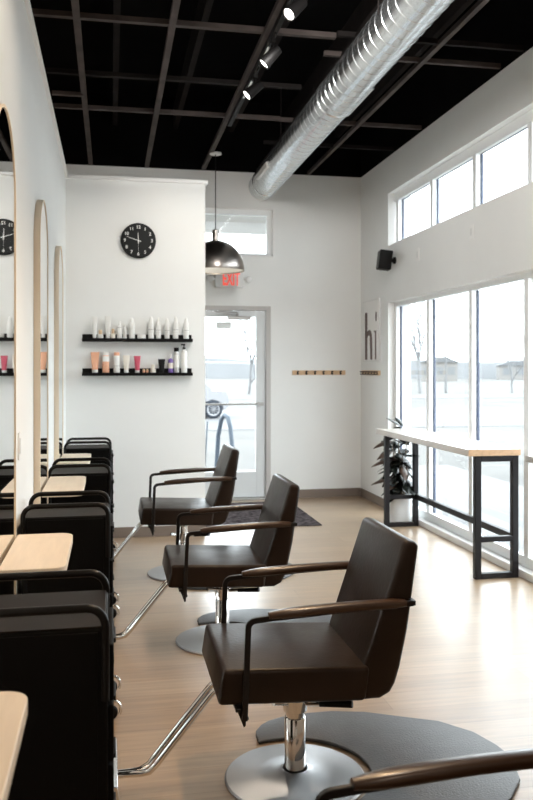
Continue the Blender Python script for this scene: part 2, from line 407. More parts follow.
spotlight(4.62, 'black track spotlight nearest the top edge of the picture, its lens lit', tilt=(-.30, .75))
spotlight(5.36, 'black track spotlight in the middle of the lit three', tilt=(.10, .75))
spotlight(6.03, 'black track spotlight nearest the hanging dome lamp', tilt=(-.05, .85))

# ------------------------------------------------------------------ pendant lamp
root = thing('pendant_lamp', 'dark nickel dome pendant lamp hanging in front of the exit sign', 'pendant lamp', (1.08, 8.5, 0))
PZ = .025
f = MB(); f.lathe([(.062, 3.740), (.062, 3.755)], seg=24); f.build('canopy', M['signw'], root)
MB().tube([(0, 0, 2.95), (0, 0, 3.74)], .005, 8).build('cord', M['clockf'], root)
MB().lathe([(.036, 2.815), (.036, 2.945), (.030, 2.952), (.0, 2.952)], seg=20).build('socket_cap', M['nickel'], root)
f = MB(); R = .300; prof = [(R, 2.495+PZ), (R+.003, 2.51+PZ)]
for i in range(1, 13):
    a = PI/2*i/12; prof.append((R*math.cos(a)+.001, 2.515+PZ+.300*math.sin(a)))
f.lathe(prof, seg=48, close=False); f.build('lamp_shade', [M['nickel']], root)
f = MB(); f.lathe([(r-.006 if r > .01 else r, z-.002) for r, z in prof[1:]], seg=48, close=False); f.build('shade_lining', M['whitein'], root)
MB().lathe([(.0, 2.56), (.03, 2.57), (.042, 2.60), (.03, 2.64), (.018, 2.68), (.018, 2.80)], seg=16).build('bulb', M['bulb'], root)

# ------------------------------------------------------------------ text helper
def text_mesh(s, size, mt, parent, loc, rot, name, ext=.002, sx=1, bold=0, align='CENTER'):
    cu = bpy.data.curves.new(name, 'FONT'); cu.body = s; cu.size = size; cu.extrude = ext; cu.align_x = align; cu.align_y = 'CENTER'; cu.offset = bold
    t = bpy.data.objects.new(name, cu); COL.objects.link(t)
    dg = bpy.context.evaluated_depsgraph_get(); me = bpy.data.meshes.new_from_object(t.evaluated_get(dg))
    bpy.data.objects.remove(t); o = bpy.data.objects.new(name, me); COL.objects.link(o)
    me.materials.clear(); me.materials.append(mt); o.parent = parent; o.location = loc; o.rotation_euler = rot; o.scale = (sx, 1, 1)
    return o

# ------------------------------------------------------------------ exit sign
root = thing('exit_sign', 'white exit sign with red letters and twin lamp heads above the door', 'exit sign', (1.325, YF, 2.515))
MB().box(-.165, .165, -.045, 0, -.095, .10).build('housing', M['signw'], root, bevel=.008)
text_mesh('EXIT', .205, M['exitr'], root, (.020, -.047, -.004), (PI/2, 0, 0), 'lettering', .002, .47, .005)
for sx in (-1, 1):
    f = MB(); f.tube([(sx*.155, -.03, 0), (sx*.20, -.05, .0)], .010, 8); f.lathe([(.02, 0), (.036, -.02), (.036, -.05), (.028, -.055), (0, -.055)], (sx*.218, -.025, 0), 16, 'y')
    f.build('emergency_lamp', M['signw'], root)

# ------------------------------------------------------------------ clock
root = thing('wall_clock', 'round black wall clock with white numerals above the product shelves', 'clock', (.243, YP, 2.635))
MB().lathe([(.150, 0), (.155, -.006), (.155, -.030), (.149, -.034), (.146, -.028)], seg=64, axis='y').build('rim', M['clockf'], root)
MB().lathe([(.146, -.0285), (.0, -.0287)], seg=64, axis='y', close=False).build('dial', M['clockf'], root)
for h in range(1, 13):
    a = PI/2 - h*PI/6
    text_mesh(str(h), .040, M['clockn'], root, (.119*math.cos(a), -.030, .119*math.sin(a)), (PI/2, 0, 0), 'numeral', .0006, 1, .0007)
def hand(name, ang, L, wd, y, back=.025):
    a = math.radians(90-ang); d = Vector((math.cos(a), 0, math.sin(a))); q = Vector((-d.z, 0, d.x))
    f = MB(); pts = [d*L+q*wd*.3, d*L-q*wd*.3, -d*back-q*wd, -d*back+q*wd]
    f.prism([(p.x, p.z) for p in pts], 'y', y, y-.001); f.build(name, M['clockn'], root, smooth=False)
hand('hour_hand', 354+3, .075, .0045, -.0295); hand('minute_hand', 288, .108, .0038, -.0312); hand('second_hand', 180, .105, .0012, -.0328)
MB().lathe([(.007, -.0285), (.007, -.035), (0, -.035)], seg=16, axis='y').build('hub', M['clockn'], root)

# ------------------------------------------------------------------ product ledges
def ledge(z, label):
    r = thing('picture_ledge', label, 'shelf', (0, YP, z), 0, 'black product ledges')
    f = MB(); f.box(-.243, .718, -.115, 0, -.024, 0); f.build('shelf_board', M['blackpl'], r, bevel=.002)
    MB().box(-.243, .718, -.010, 0, 0, .042).build('back_lip', M['blackpl'], r, bevel=.002)
    MB().box(-.243, .718, -.118, -.110, -.024, .004).build('front_lip', M['blackpl'], r, bevel=.002)
    return r
ledge(1.760, 'upper of two long black wall ledges, holding white bottles')
ledge(1.460, 'lower of two long black wall ledges, holding coloured tubes and bottles')
YS = YP-.057
def bottle(x, r, h, z, label, kind, mats, cat='bottle', group=None):
    """kind: pump / cap / tube / jar / can / ball"""
    t = thing({'tube': 'hair_tube', 'jar': 'jar', 'can': 'spray_can', 'ball': 'small_jar'}.get(kind, 'bottle'), label, cat, (x, YS, z), 0, group)
    bmt, cmt = mats
    if kind == 'cap':
        MB().lathe([(r*.92, 0), (r, .006), (r, h*.66), (r*.9, h*.72), (r*.45, h*.76), (r*.45, h*.78)], seg=20).build('bottle_body', bmt, t)
        MB().lathe([(r*.50, h*.78), (r*.50, h*.985), (r*.42, h)], seg=16).build('cap', cmt, t)
    elif kind == 'cone':
        MB().lathe([(r*.92, 0), (r, .006), (r, h*.62), (r*.95, h*.72), (r*.72, h*.80)], seg=20).build('bottle_body', bmt, t)
        MB().lathe([(r*.70, h*.80), (r*.62, h*.90), (r*.38, h*.985), (r*.2, h)], seg=20).build('cap', cmt, t)
    elif kind == 'pump':
        MB().lathe([(r*.92, 0), (r, .006), (r, h*.70), (r*.8, h*.76), (r*.4, h*.78), (r*.4, h*.82)], seg=20).build('bottle_body', bmt, t)
        f = MB(); f.lathe([(r*.46, h*.82), (r*.46, h*.88), (r*.16, h*.89), (r*.16, h*.95)], seg=14); f.box(-r*1.0, r*.3, -.006, .006, h*.95, h); f.build('pump_head', cmt, t)
    elif kind == 'tube':
        b0 = h*.16; f = MB(); seg = 24; rings = []
        for k in range(7):
            u = k/6; z1 = b0+(h-b0)*u; a = r*(.66+.34*u); b = r*.66*(1-u)+.0016
            rings.append([f.bm.verts.new((a*math.cos(2*PI*i/seg), b*math.sin(2*PI*i/seg), z1)) for i in range(seg)])
        for A, B in zip(rings, rings[1:]):
            for i in range(seg): f.bm.faces.new((A[i], A[(i+1) % seg], B[(i+1) % seg], B[i]))
        f.bm.faces.new(rings[0][::-1]); f.bm.faces.new(rings[-1]); f.build('tube_body', bmt, t)
        MB().lathe([(r*.62, 0), (r*.66, .003), (r*.66, b0)], seg=20).build('cap', cmt, t)
    elif kind == 'jar':
        MB().lathe([(r*.95, 0), (r, .004), (r, h*.50), (r*.95, h*.52)], seg=22).build('jar_body', bmt, t)
        MB().lathe([(r*.62 if h > .05 else r, h*.52), (r*.62 if h > .05 else r, h*.9), (r*.5 if h > .05 else r*.95, h)], seg=22).build('lid', cmt, t)
    elif kind == 'can':
        MB().lathe([(r*.95, 0), (r, .005), (r, h*.80), (r*.88, h*.84)], seg=22).build('can_body', bmt, t)
        MB().lathe([(r*.9, h*.84), (r*.9, h*.985), (r*.8, h)], seg=20).build('cap', cmt, t)
    elif kind == 'ball':
        MB().lathe([(r*.7, 0), (r, h*.3), (r, h*.6)], seg=16).build('jar_body', bmt, t)
        MB().lathe([(r, h*.6), (r*.8, h*.9), (r*.3, h)], seg=16).build('lid', cmt, t)
    return t
G1, G2 = 'white hair products on the upper ledge', 'hair products on the lower ledge'
P = M
def band(t, r, z0, z1, m=None):
    MB().lathe([(r+.0004, z0), (r+.0004, z1)], seg=20, close=False).build('label', m or M['pg'], t)
z = 1.7605
t = bottle(-.137, .0246, .194, z, 'tall frosted white bottle at the left end of the upper ledge', 'tube', (P['pw'], P['pw']), 'bottle', G1)
t = bottle(-.087, .0259, .076, z, 'squat white jar with a tan cap, second from left on the upper ledge', 'jar', (P['pw'], P['gold']), 'jar', G1)
t = bottle(-.022, .0272, .199, z, 'tall white tube between the tan-capped jar and the small cream jar', 'tube', (P['pw'], P['pw']), 'tube', G1)
t = bottle(.022, .0205, .089, z, 'small cream jar with tan lid between taller white bottles', 'jar', (P['pc'], P['gold']), 'jar', G1)
t = bottle(.079, .0228, .153, z, 'white bottle with a thin grey band near its shoulder', 'cap', (P['pw'], P['pw']), 'bottle', G1); band(t, .0228, .098, .102)
t = bottle(.125, .0174, .131, z, 'slimmest and shortest white bottle on the upper ledge', 'cap', (P['pw'], P['pw']), 'bottle', G1)
t = bottle(.185, .0263, .185, z, 'white bottle just left of the low white tub', 'cone', (P['pw'], P['pw']), 'bottle', G1)
t = bottle(.271, .038, .038, z, 'low wide white tub in the middle of the upper ledge', 'jar', (P['pw'], P['pw']), 'jar', G1)
for x, r, h, lb in ((.353, .0263, .201, 'white conical-capped bottle just right of the low white tub'), (.418, .0228, .192, 'white bottle fourth from the right end of the upper ledge'),
                    (.494, .0228, .184, 'shortest white bottle in the right-hand row of five, the middle one'), (.570, .0246, .202, 'white bottle second from the right end of the upper ledge'),
                    (.663, .025, .190, 'white bottle at the right end of the upper ledge, standing apart')):
    t = bottle(x, r, h, z, lb, 'cone', (P['pw'], P['pw']), 'bottle', G1); band(t, r, h*.40, h*.43); band(t, r, h*.30, h*.31)
z = 1.4605
bottle(-.133, .038, .183, z, 'large peach orange tube on a white cap, at the left of the lower ledge', 'tube', (P['peach'], P['pw']), 'tube', G2)
t = bottle(-.040, .0299, .184, z, 'peach bottle with a white upper half, second on the lower ledge', 'can', (P['peach'], P['pw']), 'bottle', G2); band(t, .0299, .10, .148, P['pw'])
t = bottle(.054, .0281, .182, z, 'white cylindrical bottle with a peach cap on the lower ledge', 'can', (P['pw'], P['peach']), 'bottle', G2); band(t, .0281, .06, .064)
bottle(.137, .0299, .155, z, 'cream tapered tube left of the raspberry tube', 'tube', (P['pc'], P['pw']), 'tube', G2)
t = bottle(.233, .0299, .150, z, 'raspberry red tube standing on a white cap', 'tube', (P['rasp'], P['pw']), 'tube', G2)
bottle(.289, .0120, .036, z, 'left one of two tiny peach pots beside the raspberry tube', 'ball', (P['peach'], P['gold']), 'pot', G2)
bottle(.319, .0120, .036, z, 'right one of two tiny peach pots beside the raspberry tube', 'ball', (P['peach'], P['gold']), 'pot', G2)
bottle(.370, .0246, .075, z, 'small cream jar between the tiny pots and the black tube', 'jar', (P['pc'], P['pc']), 'jar', G2)
bottle(.446, .0320, .124, z, 'short black tube standing on the lower ledge', 'tube', (P['blackpl'], P['blackpl']), 'tube', G2)
t = bottle(.526, .0228, .166, z, 'violet bottle with a pale cap on the lower ledge', 'cap', (P['purple'], P['pw']), 'bottle', G2); band(t, .0228, .04, .09, M['pc'])
t = bottle(.578, .0246, .226, z, 'silver spray can with a black cap on the lower ledge', 'can', (P['silver'], P['blackpl']), 'spray can', G2); band(t, .0246, .05, .16, M['pw'])
bottle(.645, .0272, .259, z, 'tallest white spray bottle with a black nozzle, right end of the lower ledge', 'pump', (P['pw'], P['blackpl']), 'bottle', G2)

# ------------------------------------------------------------------ mirrors
def pill(hw, z0, z1, n=24):
    return [(hw, z0), ] + arc(0, z1-hw, hw, 0, 180, n) + [(-hw, z0)]
def wall_mirror(y, z0, z1, label, rz=0):
    t = thing('arched_mirror', label, 'mirror', (XL, y, 0), rz, 'arched mirrors along the left wall')
    # frame ring
    f = MB(); O = pill(.272, z0, z1); I = pill(.262, z0+.012, z1-.010)
    n = len(O)
    def ring(pts, x): return [f.bm.verts.new((x, a, b)) for a, b in pts]
    A, B, C, D = ring(O, .001), ring(O, .034), ring(I, .034), ring(I, .024)
    for P1, P2 in ((A, B), (B, C), (C, D)):
        for i in range(n): f.bm.faces.new((P1[i], P1[(i+1) % n], P2[(i+1) % n], P2[i]))
    f.build('mirror_frame', M['mframe'], t)
    g = MB(); g.prism(I, 'x', .020, .0305); g.build('mirror_glass', M['mirror'], t, smooth=False)
    return t
RZ = math.radians(-.30)
wall_mirror(2.935, .30, 2.40, 'large arched mirror cut by the left edge, reflecting the clock', RZ)
wall_mirror(4.58, .30, 2.41, 'middle arched mirror with the widest visible oak edge')
wall_mirror(6.10, .30, 2.385, 'farthest arched mirror, nearest the clock wall')

# wall outlet between the mirrors
t = thing('outlet_plate', 'small white outlet plate low on the wall between two mirrors', 'outlet', (XL, 3.62, 1.17))
MB().box(0, .006, -.036, .036, -.058, .058).build('cover_plate', M['trimw'], t, bevel=.002)
MB().box(.006, .009, -.017, .017, -.034, .034).build('socket', M['signw'], t, bevel=.002)

# ------------------------------------------------------------------ station shelves
def station(y0, y1, label, x1=-.140):
    o = MB(); r = .05
    pts = [(XL+.038, y0)] + arc(x1-r, y0+r, r, -90, 0, 6) + arc(x1-r, y1-r, r, 0, 90, 6) + [(XL+.038, y1)]
    o.prism(pts, 'z', .838, .870)
    q = o.build('station_shelf', M['shelfw'], bevel=.003); tag(q, label, 'shelf', 'pale wood station shelves below the mirrors'); return q
station(1.00, 1.665, 'pale wood styling shelf at the bottom left corner, nearest of the row', -.155)
station(2.66, 3.225, 'pale wood styling shelf under the mirror that reflects the clock')
station(4.33, 4.92, 'pale wood styling shelf under the middle arched mirror')
station(5.60, 6.215, 'pale wood styling shelf farthest away, under the last mirror')

# ------------------------------------------------------------------ salon trolleys
def trolley(label):
    t = thing('salon_trolley', label, 'trolley', (0, 0, 0), 0, 'black rolling trolleys between the mirror stations')
    W, D = .372, .172
    f = MB(); f.box(-W+.006, -.006, -D, D, .085, .873); f.build('cabinet_body', M['cartb'], t, bevel=.008, bseg=3)
    f = MB()  # shallow tray with raised rim
    f.box(-W+.012, -.012, -D+.006, D-.006, .873, .877)
    f.build('tray', M['cartt'], t, bevel=.002)
    for s in (-1, 1):
        pts = [(-W+.012, s*D, .70), (-W+.012, s*D, .873)] + [(a, s*D, b) for a, b in arc(-W+.012+.045, .879, .045, 180, 90, 6)]
        pts += [(a, s*D, b) for a, b in arc(-.012-.045, .879, .045, 90, 0, 6)] + [(-.012, s*D, .873), (-.012, s*D, .70)]
        MB().tube(pts, .0105, 10).build('hand_rail', M['cartr'], t)
        g = MB(); g.box(-W+.03, -.03, s*D-.004, s*D+.004, .12, .865); g.build('side_panel', M['cartb'], t, bevel=.002)
    for k in range(5):
        z0 = .10+k*.148
        d = MB().box(-.007, .008, -D+.012, D-.012, z0, z0+.138).build('drawer', M['cartb'], t, bevel=.004)
        MB().box(.006, .014, -.05, .05, z0+.105, z0+.117).build('drawer_handle', M['cartr'], d, bevel=.002)
    for sx, sy in ((-W+.035, -D+.03), (-W+.035, D-.03), (-.012, -D+.03), (-.012, D-.03)):
        f = MB(); f.tube([(sx, sy, .085), (sx, sy, .066)], .009, 8)
        pts = [(sx+a, sy, b) for a, b in arc(.014, .040, .040, 150, -30, 10)]
        f.tube(pts, .006, 8, up=(0, 1, 0)); c = f.build('caster', M['chrome'], t)
        MB().lathe([(.006, -.013), (.026, -.012), (.029, -.008), (.029, .008), (.026, .012), (.006, .013)], (sx+.012, sy, .029), 20, 'y').build('wheel', M['blackpl'], c)
    return t
TY = [(2.180, 0.0), (3.700, .002), (5.135, .008), (6.69, .012)]
TL = ['black rolling trolley nearest the camera, filling the lower left corner', 'black rolling trolley beside the near styling chair, second in the row',
      'black rolling trolley third in the row, between the two farther wooden shelves', 'black rolling trolley farthest in the row, against the clock wall']
t0 = trolley(TL[0]); t0.location = (TY[0][1], TY[0][0], 0)
for (y, x), lb in list(zip(TY, TL))[1:]: dup(t0, (x, y, 0), 0, lb)

# ------------------------------------------------------------------ styling chairs
def styling_chair(label):
    t = thing('styling_chair', label, 'chair', (0, 0, 0), 0, 'brown leather styling chairs in a row')
    hw = .258
    MB().prism([(-.300, .508), (-.318, .390), (.19, .368), (.205, .485)], 'y', -hw, hw).build('seat', M['leather'], t, bevel=.016, bseg=4)
    MB().prism([(.170, .366), (.187, .480), (.332, .908), (.388, .896), (.346, .60), (.318, .47), (.300, .415), (.282, .385), (.245, .366)], 'y', -.246, .238).build('backrest', M['leather'], t, bevel=.020, bseg=4)
    for s in (-1, 1):
        y = s*(hw+.018)
        pts = [(-.232, y, .345), (-.220, y, .640)] + [(a, y, b) for a, b in arc(-.194, .646, .026, 180, 95, 5)] + [(-.14, y, .6765), (.10, y, .690), (.350, y, .700)]
        a = MB(); a.tube(pts, 1, rect=(.019, .014), up=(0, 1, 0))
        a.prism([(-.262, .392), (-.222, .392), (-.224, .318), (-.231, .312)], 'y', s*(hw-.014), s*(hw-.004)); a.box(-.238, -.218, min(y, s*(hw-.014)), max(y, s*(hw-.004)), .346, .356)
        a.build('arm_frame', M['steel_bar'], t, bevel=.002)
        n = 12; P_ = []; Rr = []
        for k in range(n+1):
            u = k/n; P_.append((-.152+.475*u, y, .686+.016*u+.005*math.sin(PI*u))); Rr.append(max(.62, min(1, .62+u*3, .7+(1-u)*4)))
        p = MB(); pts = [Vector(q) for q in P_]; rings = []
        for q, rr in zip(pts, Rr):
            rings.append([p.bm.verts.new((q.x, q.y+.023*rr*math.copysign(abs(math.cos(an))**.7, math.cos(an)), q.z+.0155*rr*math.copysign(abs(math.sin(an))**.7, math.sin(an)))) for an in [2*PI*i/16 for i in range(16)]])
        for A, B in zip(rings, rings[1:]):
            for i in range(16): p.bm.faces.new((A[i], A[(i+1) % 16], B[(i+1) % 16], B[i]))
        p.bm.faces.new(rings[0][::-1]); p.bm.faces.new(rings[-1]); p.build('armrest_pad', M['armwood'], t)
    f = MB(); f.tube([(.352, -hw-.022, .700), (.352, hw+.022, .700)], 1, rect=(.012, .016)); f.build('back_crossbar', M['steel_bar'], t)
    f = MB(); f.box(-.262, -.244, -hw-.02, hw+.02, .374, .386); f.box(-.20, .16, -.09, .09, .352, .378); f.build('underframe', M['steel_bar'], t, bevel=.002)
    # pedestal
    MB().lathe([(.0, .001), (.256, .001), (.258, .006), (.252, .012), (.15, .020), (.07, .030), (.046, .040), (.046, .001)], seg=64, close=False).build('base_disc', M['brushed'], t)
    MB().lathe([(.0385, .030), (.0385, .225), (.036, .229), (.034, .230), (.034, .36)], seg=32).build('post', M['chrome'], t)
    f = MB(); f.lathe([(.036, .248), (.044, .252), (.044, .292), (.038, .296), (.036, .345), (.060, .356)], seg=28); f.build('pivot_collar', M['chrome'], t)
    f = MB(); f.tube([(0, 0, .275), (-.055, -.03, .292), (-.090, -.045, .300)], .011, 10); f.tube([(0, 0, .272), (.08, -.05, .285)], .009, 10); l = f.build('pump_lever', M['chrome'], t)
    MB().tube([(.08, -.05, .285), (.185, -.11, .300)], [.010, .013], 10).build('lever_grip', M['blackpl'], l)
    # footrest
    f = MB()
    for s in (-1, 1):
        y = s*.032
        base = [(-.20, y, .365), (-.27, y, .365), (-.305, y, .350), (-.33, y, .322), (-.42, y, .215), (-.505, y, .112)]
        base += [(-.530, y*.8, .085), (-.560, y*.4, .075), (-.60, y*.25, .074), (-.655, y*.2, .074)]
        f.tube(base, .0115, 10)
    f.build('footrest_arm', M['chrome'], t)
    f = MB(); f.prism([(-.632, .030), (-.626, .034), (-.640, .118), (-.700, .135), (-.706, .128), (-.648, .110)], 'y', -.185, .185); f.build('footplate', M['chrome'], t, bevel=.002)
    return t
CH = [(.664, 2.920, 0, 'brown leather styling chair nearest the camera, seen whole on its chrome base'),
      (.607, 4.475, 0, 'middle brown leather styling chair, between the near and the far one'),
      (.520, 6.00, 0, 'farthest brown leather styling chair, in front of the glass door'),
      (.618, 1.265, 0, 'styling chair at the bottom right corner, only one armrest in view')]
c0 = styling_chair(CH[0][3]); c0.location = (CH[0][0], CH[0][1], 0)
for x, y, a, lb in CH[1:]:
    q = dup(c0, (x, y, 0), math.radians(a), lb)
    dz = {'middle': -.020, 'farthest': .020}.get(lb.split()[0], 0)     # pumped a little lower / higher
    if dz:
        for ch in q.children:
            if ch.name.split('.')[0] in ('seat', 'backrest', 'arm_frame', 'armrest_pad', 'back_crossbar', 'underframe', 'footrest_arm', 'footplate'): ch.location.z += dz if ch.name.split('.')[0] != 'footplate' else min(dz, 0)*.9

# ------------------------------------------------------------------ salon mats
def salon_mat(cx, cy, label):
    out = []
    a_ = [( -.085, .27), (-.085, .345), (-.078, .385), (-.05, .44), (-.01, .48), (.05, .51), (.16, .532), (.28, .530), (.42, .49), (.55, .41), (.695, .325), (.795, .20), (.835, .07)]
    a_ = [(x, y if i < 1 else .27+(y-.27)*.88 if y > .27 else y*.97) for i, (x, y) in enumerate(a_)]
    full = a_ + [(.842, 0)] + [(x, -y) for x, y in a_[::-1]]
    a0 = math.degrees(math.atan2(-.27, -.085)); a1 = math.degrees(math.atan2(.27, -.085))
    inner = arc(0, 0, .284, a0, a1, 36)
    # outline: outer path from upper-left to lower-left, then back round the inner cut-out
    f = MB(); pts = full + inner[1:-1]
    n = len(pts)
    A = [f.bm.verts.new((x, y, .001)) for x, y in pts]; B = [f.bm.verts.new((x, y, .016)) for x, y in pts]
    f.bm.faces.new(A[::-1]); tf = f.bm.faces.new(B)
    for i in range(n): f.bm.faces.new((A[i], A[(i+1) % n], B[(i+1) % n], B[i]))
    bmesh.ops.triangulate(f.bm, faces=[g for g in f.bm.faces if len(g.verts) > 4])
    o = f.build('salon_mat', M['matr'], bevel=.006, bseg=3); o.location = (cx, cy, 0)
    tag(o, label, 'floor mat', 'charcoal anti-fatigue mats behind the chairs'); return o
m0 = salon_mat(.664, 2.93, 'charcoal half-round rubber mat around the near chair base')
for x, y, lb in ((.589, 4.483, 'charcoal half-round rubber mat around the middle chair base'), (.520, 6.0, 'charcoal half-round rubber mat around the farthest chair base'), (.618, 1.27, 'charcoal half-round rubber mat under the chair at the bottom right corner')):
    o = m0.copy(); COL.objects.link(o); o.location = (x, y, 0); o['label'] = lb

# entrance mat
o = MB().box(.88, 1.985, 7.56, 8.98, .001, .010).build('entrance_mat', M['rug'], bevel=.003); tag(o, 'dark speckled entrance mat on the floor inside the glass door', 'door mat')

# ------------------------------------------------------------------ bar table
t = thing('bar_table', 'long counter-height table with oak top on black steel frames by the windows', 'table', (2.70, 6.5, 0))
f = MB(); f.box(-.212, .190, -1.09, .955, .877, .925); tt = f.build('tabletop', [M['paletop'], M['tabletop']], t, bevel=.003)
for p_ in tt.data.polygons:
    if abs(p_.normal.y) > .9: p_.material_index = 1
for s, lb in ((-1, 0), (1, 0)):
    y = -1.057 if s < 0 else .885; b = .046
    f = MB(); x0, x1 = -.154, .178
    f.box(x0, x0+b, y-b/2, y+b/2, 0, .877); f.box(x1-b, x1, y-b/2, y+b/2, 0, .877)
    f.box(x0+b, x1-b, y-b/2, y+b/2, 0, .04); f.box(x0+b, x1-b, y-b/2, y+b/2, .835, .877); f.box(x0+b, x1-b, y-b/2, y+b/2, .262, .300)
    f.build('leg_frame', M['tframe'], t, bevel=.003)
MB().box(.134, .174, -1.034, .862, .262, .312).build('stretcher', M['tframe'], t, bevel=.002)

# ------------------------------------------------------------------ rubber plant in the corner
t = thing('rubber_plant', 'dark-leaved rubber plant in a white pot behind the far end of the table', 'plant', (2.772, 7.575, 0))
pf = MB(); pf.lathe([(.095, 0), (.105, .01), (.118, .26), (.121, .28), (.112, .28), (.108, .26)], seg=36); pf.build('pot', M['pot'], t)
MB().lathe([(.108, .255), (0, .26)], seg=24, close=False).build('soil', M['soil'], t)
sm = MB(); lm = MB(); random.seed(11)
def leaf(base, yaw, pitch, L, W, roll=0, red=False):
    d = Vector((math.cos(yaw)*math.cos(pitch), math.sin(yaw)*math.cos(pitch), math.sin(pitch)))
    sd = Vector((-math.sin(yaw), math.cos(yaw), 0)); up = d.cross(sd) * -1
    sd = sd*math.cos(roll)+up*math.sin(roll); up = d.cross(sd)*-1
    nseg = 8; rows = []
    lm.mi = 1 if red else 0
    for k in range(nseg+1):
        u = k/nseg; wd = W*.5*(math.sin(PI*min(1, u*1.02))**.75)*(1-.25*u) + (.002 if k in (0, nseg) else 0)
        c = base + d*L*u - Vector((0, 0, 1))*L*.28*u*u
        rows.append([lm.bm.verts.new(c+sd*wd*q+up*(-.22*wd*abs(q)*-1)) for q in (-1, -.5, 0, .5, 1)])
    for A, B in zip(rows, rows[1:]):
        for i in range(4):
            g = lm.bm.faces.new((A[i], A[i+1], B[i+1], B[i])); g.material_index = lm.mi
stems = [((0, 0), (.0, .06), .93), ((.04, .03), (.07, .0), .80), ((-.04, .02), (-.09, -.04), .76), ((.0, -.04), (-.02, -.12), .66), ((-.03, .05), (.02, .10), .72), ((.03, -.02), (.04, -.10), .60)]
for (a, b), (c_, d_), h in stems:
    pts = [(a+(c_-a)*u**1.5, b+(d_-b)*u**1.5, .26+(h-.26)*u) for u in [i/6 for i in range(7)]]
    sm.tube(pts, [.009-.0008*i for i in range(7)], 7)
    kk = 11
    for k in range(kk):
        u = .22+.78*k/(kk-1); i = min(5, int(u*6)); fr = u*6-i
        p = Vector(pts[i]).lerp(Vector(pts[i+1]), fr)
        yaw = k*2.4+random.uniform(-.3, .3)+a*30
        pitch = random.uniform(-.75, -.15) if k < kk-2 else random.uniform(.15, .7)
        L = random.uniform(.16, .22)
        e = p + Vector((math.cos(yaw), math.sin(yaw), 0))*.03
        if e.x > .04: L *= .85
        sm.tube([p, e], .003, 5)
        # keep blades clear of the window side and the table top
        tip = e + Vector((math.cos(yaw), math.sin(yaw), 0))*L
        if tip.x > .165: yaw = PI - yaw; e = p
        elif tip.x < -.20: L *= .72
        if tip.y < -.33: yaw = -yaw
        if e.z > .72 and math.sin(yaw) < .15: yaw = -yaw if abs(math.sin(yaw)) > .15 else yaw + .5
        leaf(e, yaw, pitch if e.z < .8 else -.3, L, random.uniform(.10, .135), random.uniform(-.5, .5), random.random() < .10)
for yaw, z0, rd in ((3.3, .80, True), (3.6, .70, True), (3.05, .62, True), (3.9, .52, False), (2.9, .44, True)):
    leaf(Vector((-.10, -.06, z0)), yaw, -.05, .21, .065, .5, rd)
leaf(Vector((.02, .03, .93)), 2.6, .75, .20, .06, .3); leaf(Vector((.05, .05, .93)), 1.9, .8, .19, .06, .2)
sm.build('stem', M['stem'], t); lm.build('foliage', [M['leaf'], M['leafu']], t, solid=.0012)

# ------------------------------------------------------------------ wall speaker
t = thing('wall_speaker', 'black box speaker tilted on a bracket below the high windows', 'speaker', (XR, 8.06, 2.618))
f = MB(); f.lathe([(.035, 0), (.035, -.018), (.02, -.022)], seg=20, axis='x'); f.tube([(-.02, 0, 0), (-.06, 0, -.005)], .018, 12); f.build('bracket', M['blackpl'], t)
h = MB(); h.box(-.065, .065, -.075, .075, -.098, .098); sp = h.build('speaker_cabinet', M['blackpl'], t, bevel=.008, bseg=3)
sp.location = (-.114, 0, .0); sp.rotation_euler = (0, math.radians(7), math.radians(-8))
g = MB(); g.box(-.069, -.0655, -.068, .068, -.09, .09); g.build('grille', M['clockf'], sp, bevel=.002)

# ------------------------------------------------------------------ "hi" wall art
t = thing('wall_art', 'white framed panel with tall dark letters reading hi on the window wall', 'picture', (XR, 8.815, 1.925))
MB().box(-.014, 0, -.28, .28, -.338, .335).build('panel', M['trimw'], t, bevel=.002)
f = MB(); f.box(-.020, 0, -.290, -.280, -.345, .342); f.box(-.020, 0, .280, .288, -.345, .342); f.box(-.020, 0, -.280, .280, .335, .342); f.box(-.020, 0, -.280, .280, -.345, -.338)
f.build('frame', M['signw'], t)
L = MB()
def lp(pts): L.prism(pts, 'x', -.0165, -.014)
lp([(.215, .212), (.135, .212), (.135, -.325), (.215, -.325)])
# arch of the h: from the stem over to the second leg
o_ = arc(.085, -.075, .105, 150, 0, 10); o_ = [(-(p[0]-.17)+0, p[1]) for p in []]
arch_o = [(.155, -.02)] + [(.075+.0*1 + .085*math.cos(math.radians(a)), -.075+.085*math.sin(math.radians(a))) for a in range(40, 181, 14)] + [(-.01, -.325), (-.065, -.325)]
arch_i = [(-.065+0*1, -.09)] 
pts = [(.155, -.035)] + [(.06+.095*math.cos(math.radians(a))*1.0, -.095+.105*math.sin(math.radians(a))) for a in (30, 50, 70, 90, 110, 130, 150, 165, 180)]
outer = [(.155, -.045), (.125, -.005), (.085, .010), (.045, .012), (.005, -.002), (-.025, -.035), (-.040, -.085), (-.044, -.15), (-.044, -.325)]
inner = [(.016, -.325), (.016, -.14), (.022, -.095), (.040, -.060), (.070, -.045), (.105, -.055), (.155, -.10)]
for (q) in [outer+inner]:
    f2 = MB(); f2.prism(q, 'x', -.0165, -.014); bmesh.ops.triangulate(f2.bm, faces=[g for g in f2.bm.faces if len(g.verts) > 4]); 
    me = bpy.data.meshes.new('tmp'); f2.bm.to_mesh(me); L.bm.from_mesh(me); f2.bm.free()
lp([(-.115, -.005), (-.185, -.005), (-.185, -.325), (-.145, -.325), (-.145, -.025), (-.115, -.025)])
lp([(-.18+.024*math.cos(a), .150+.055*math.sin(a)) for a in [2*PI*i/20 for i in range(20)]])
L.build('lettering', M['taupe'], t, smooth=False)

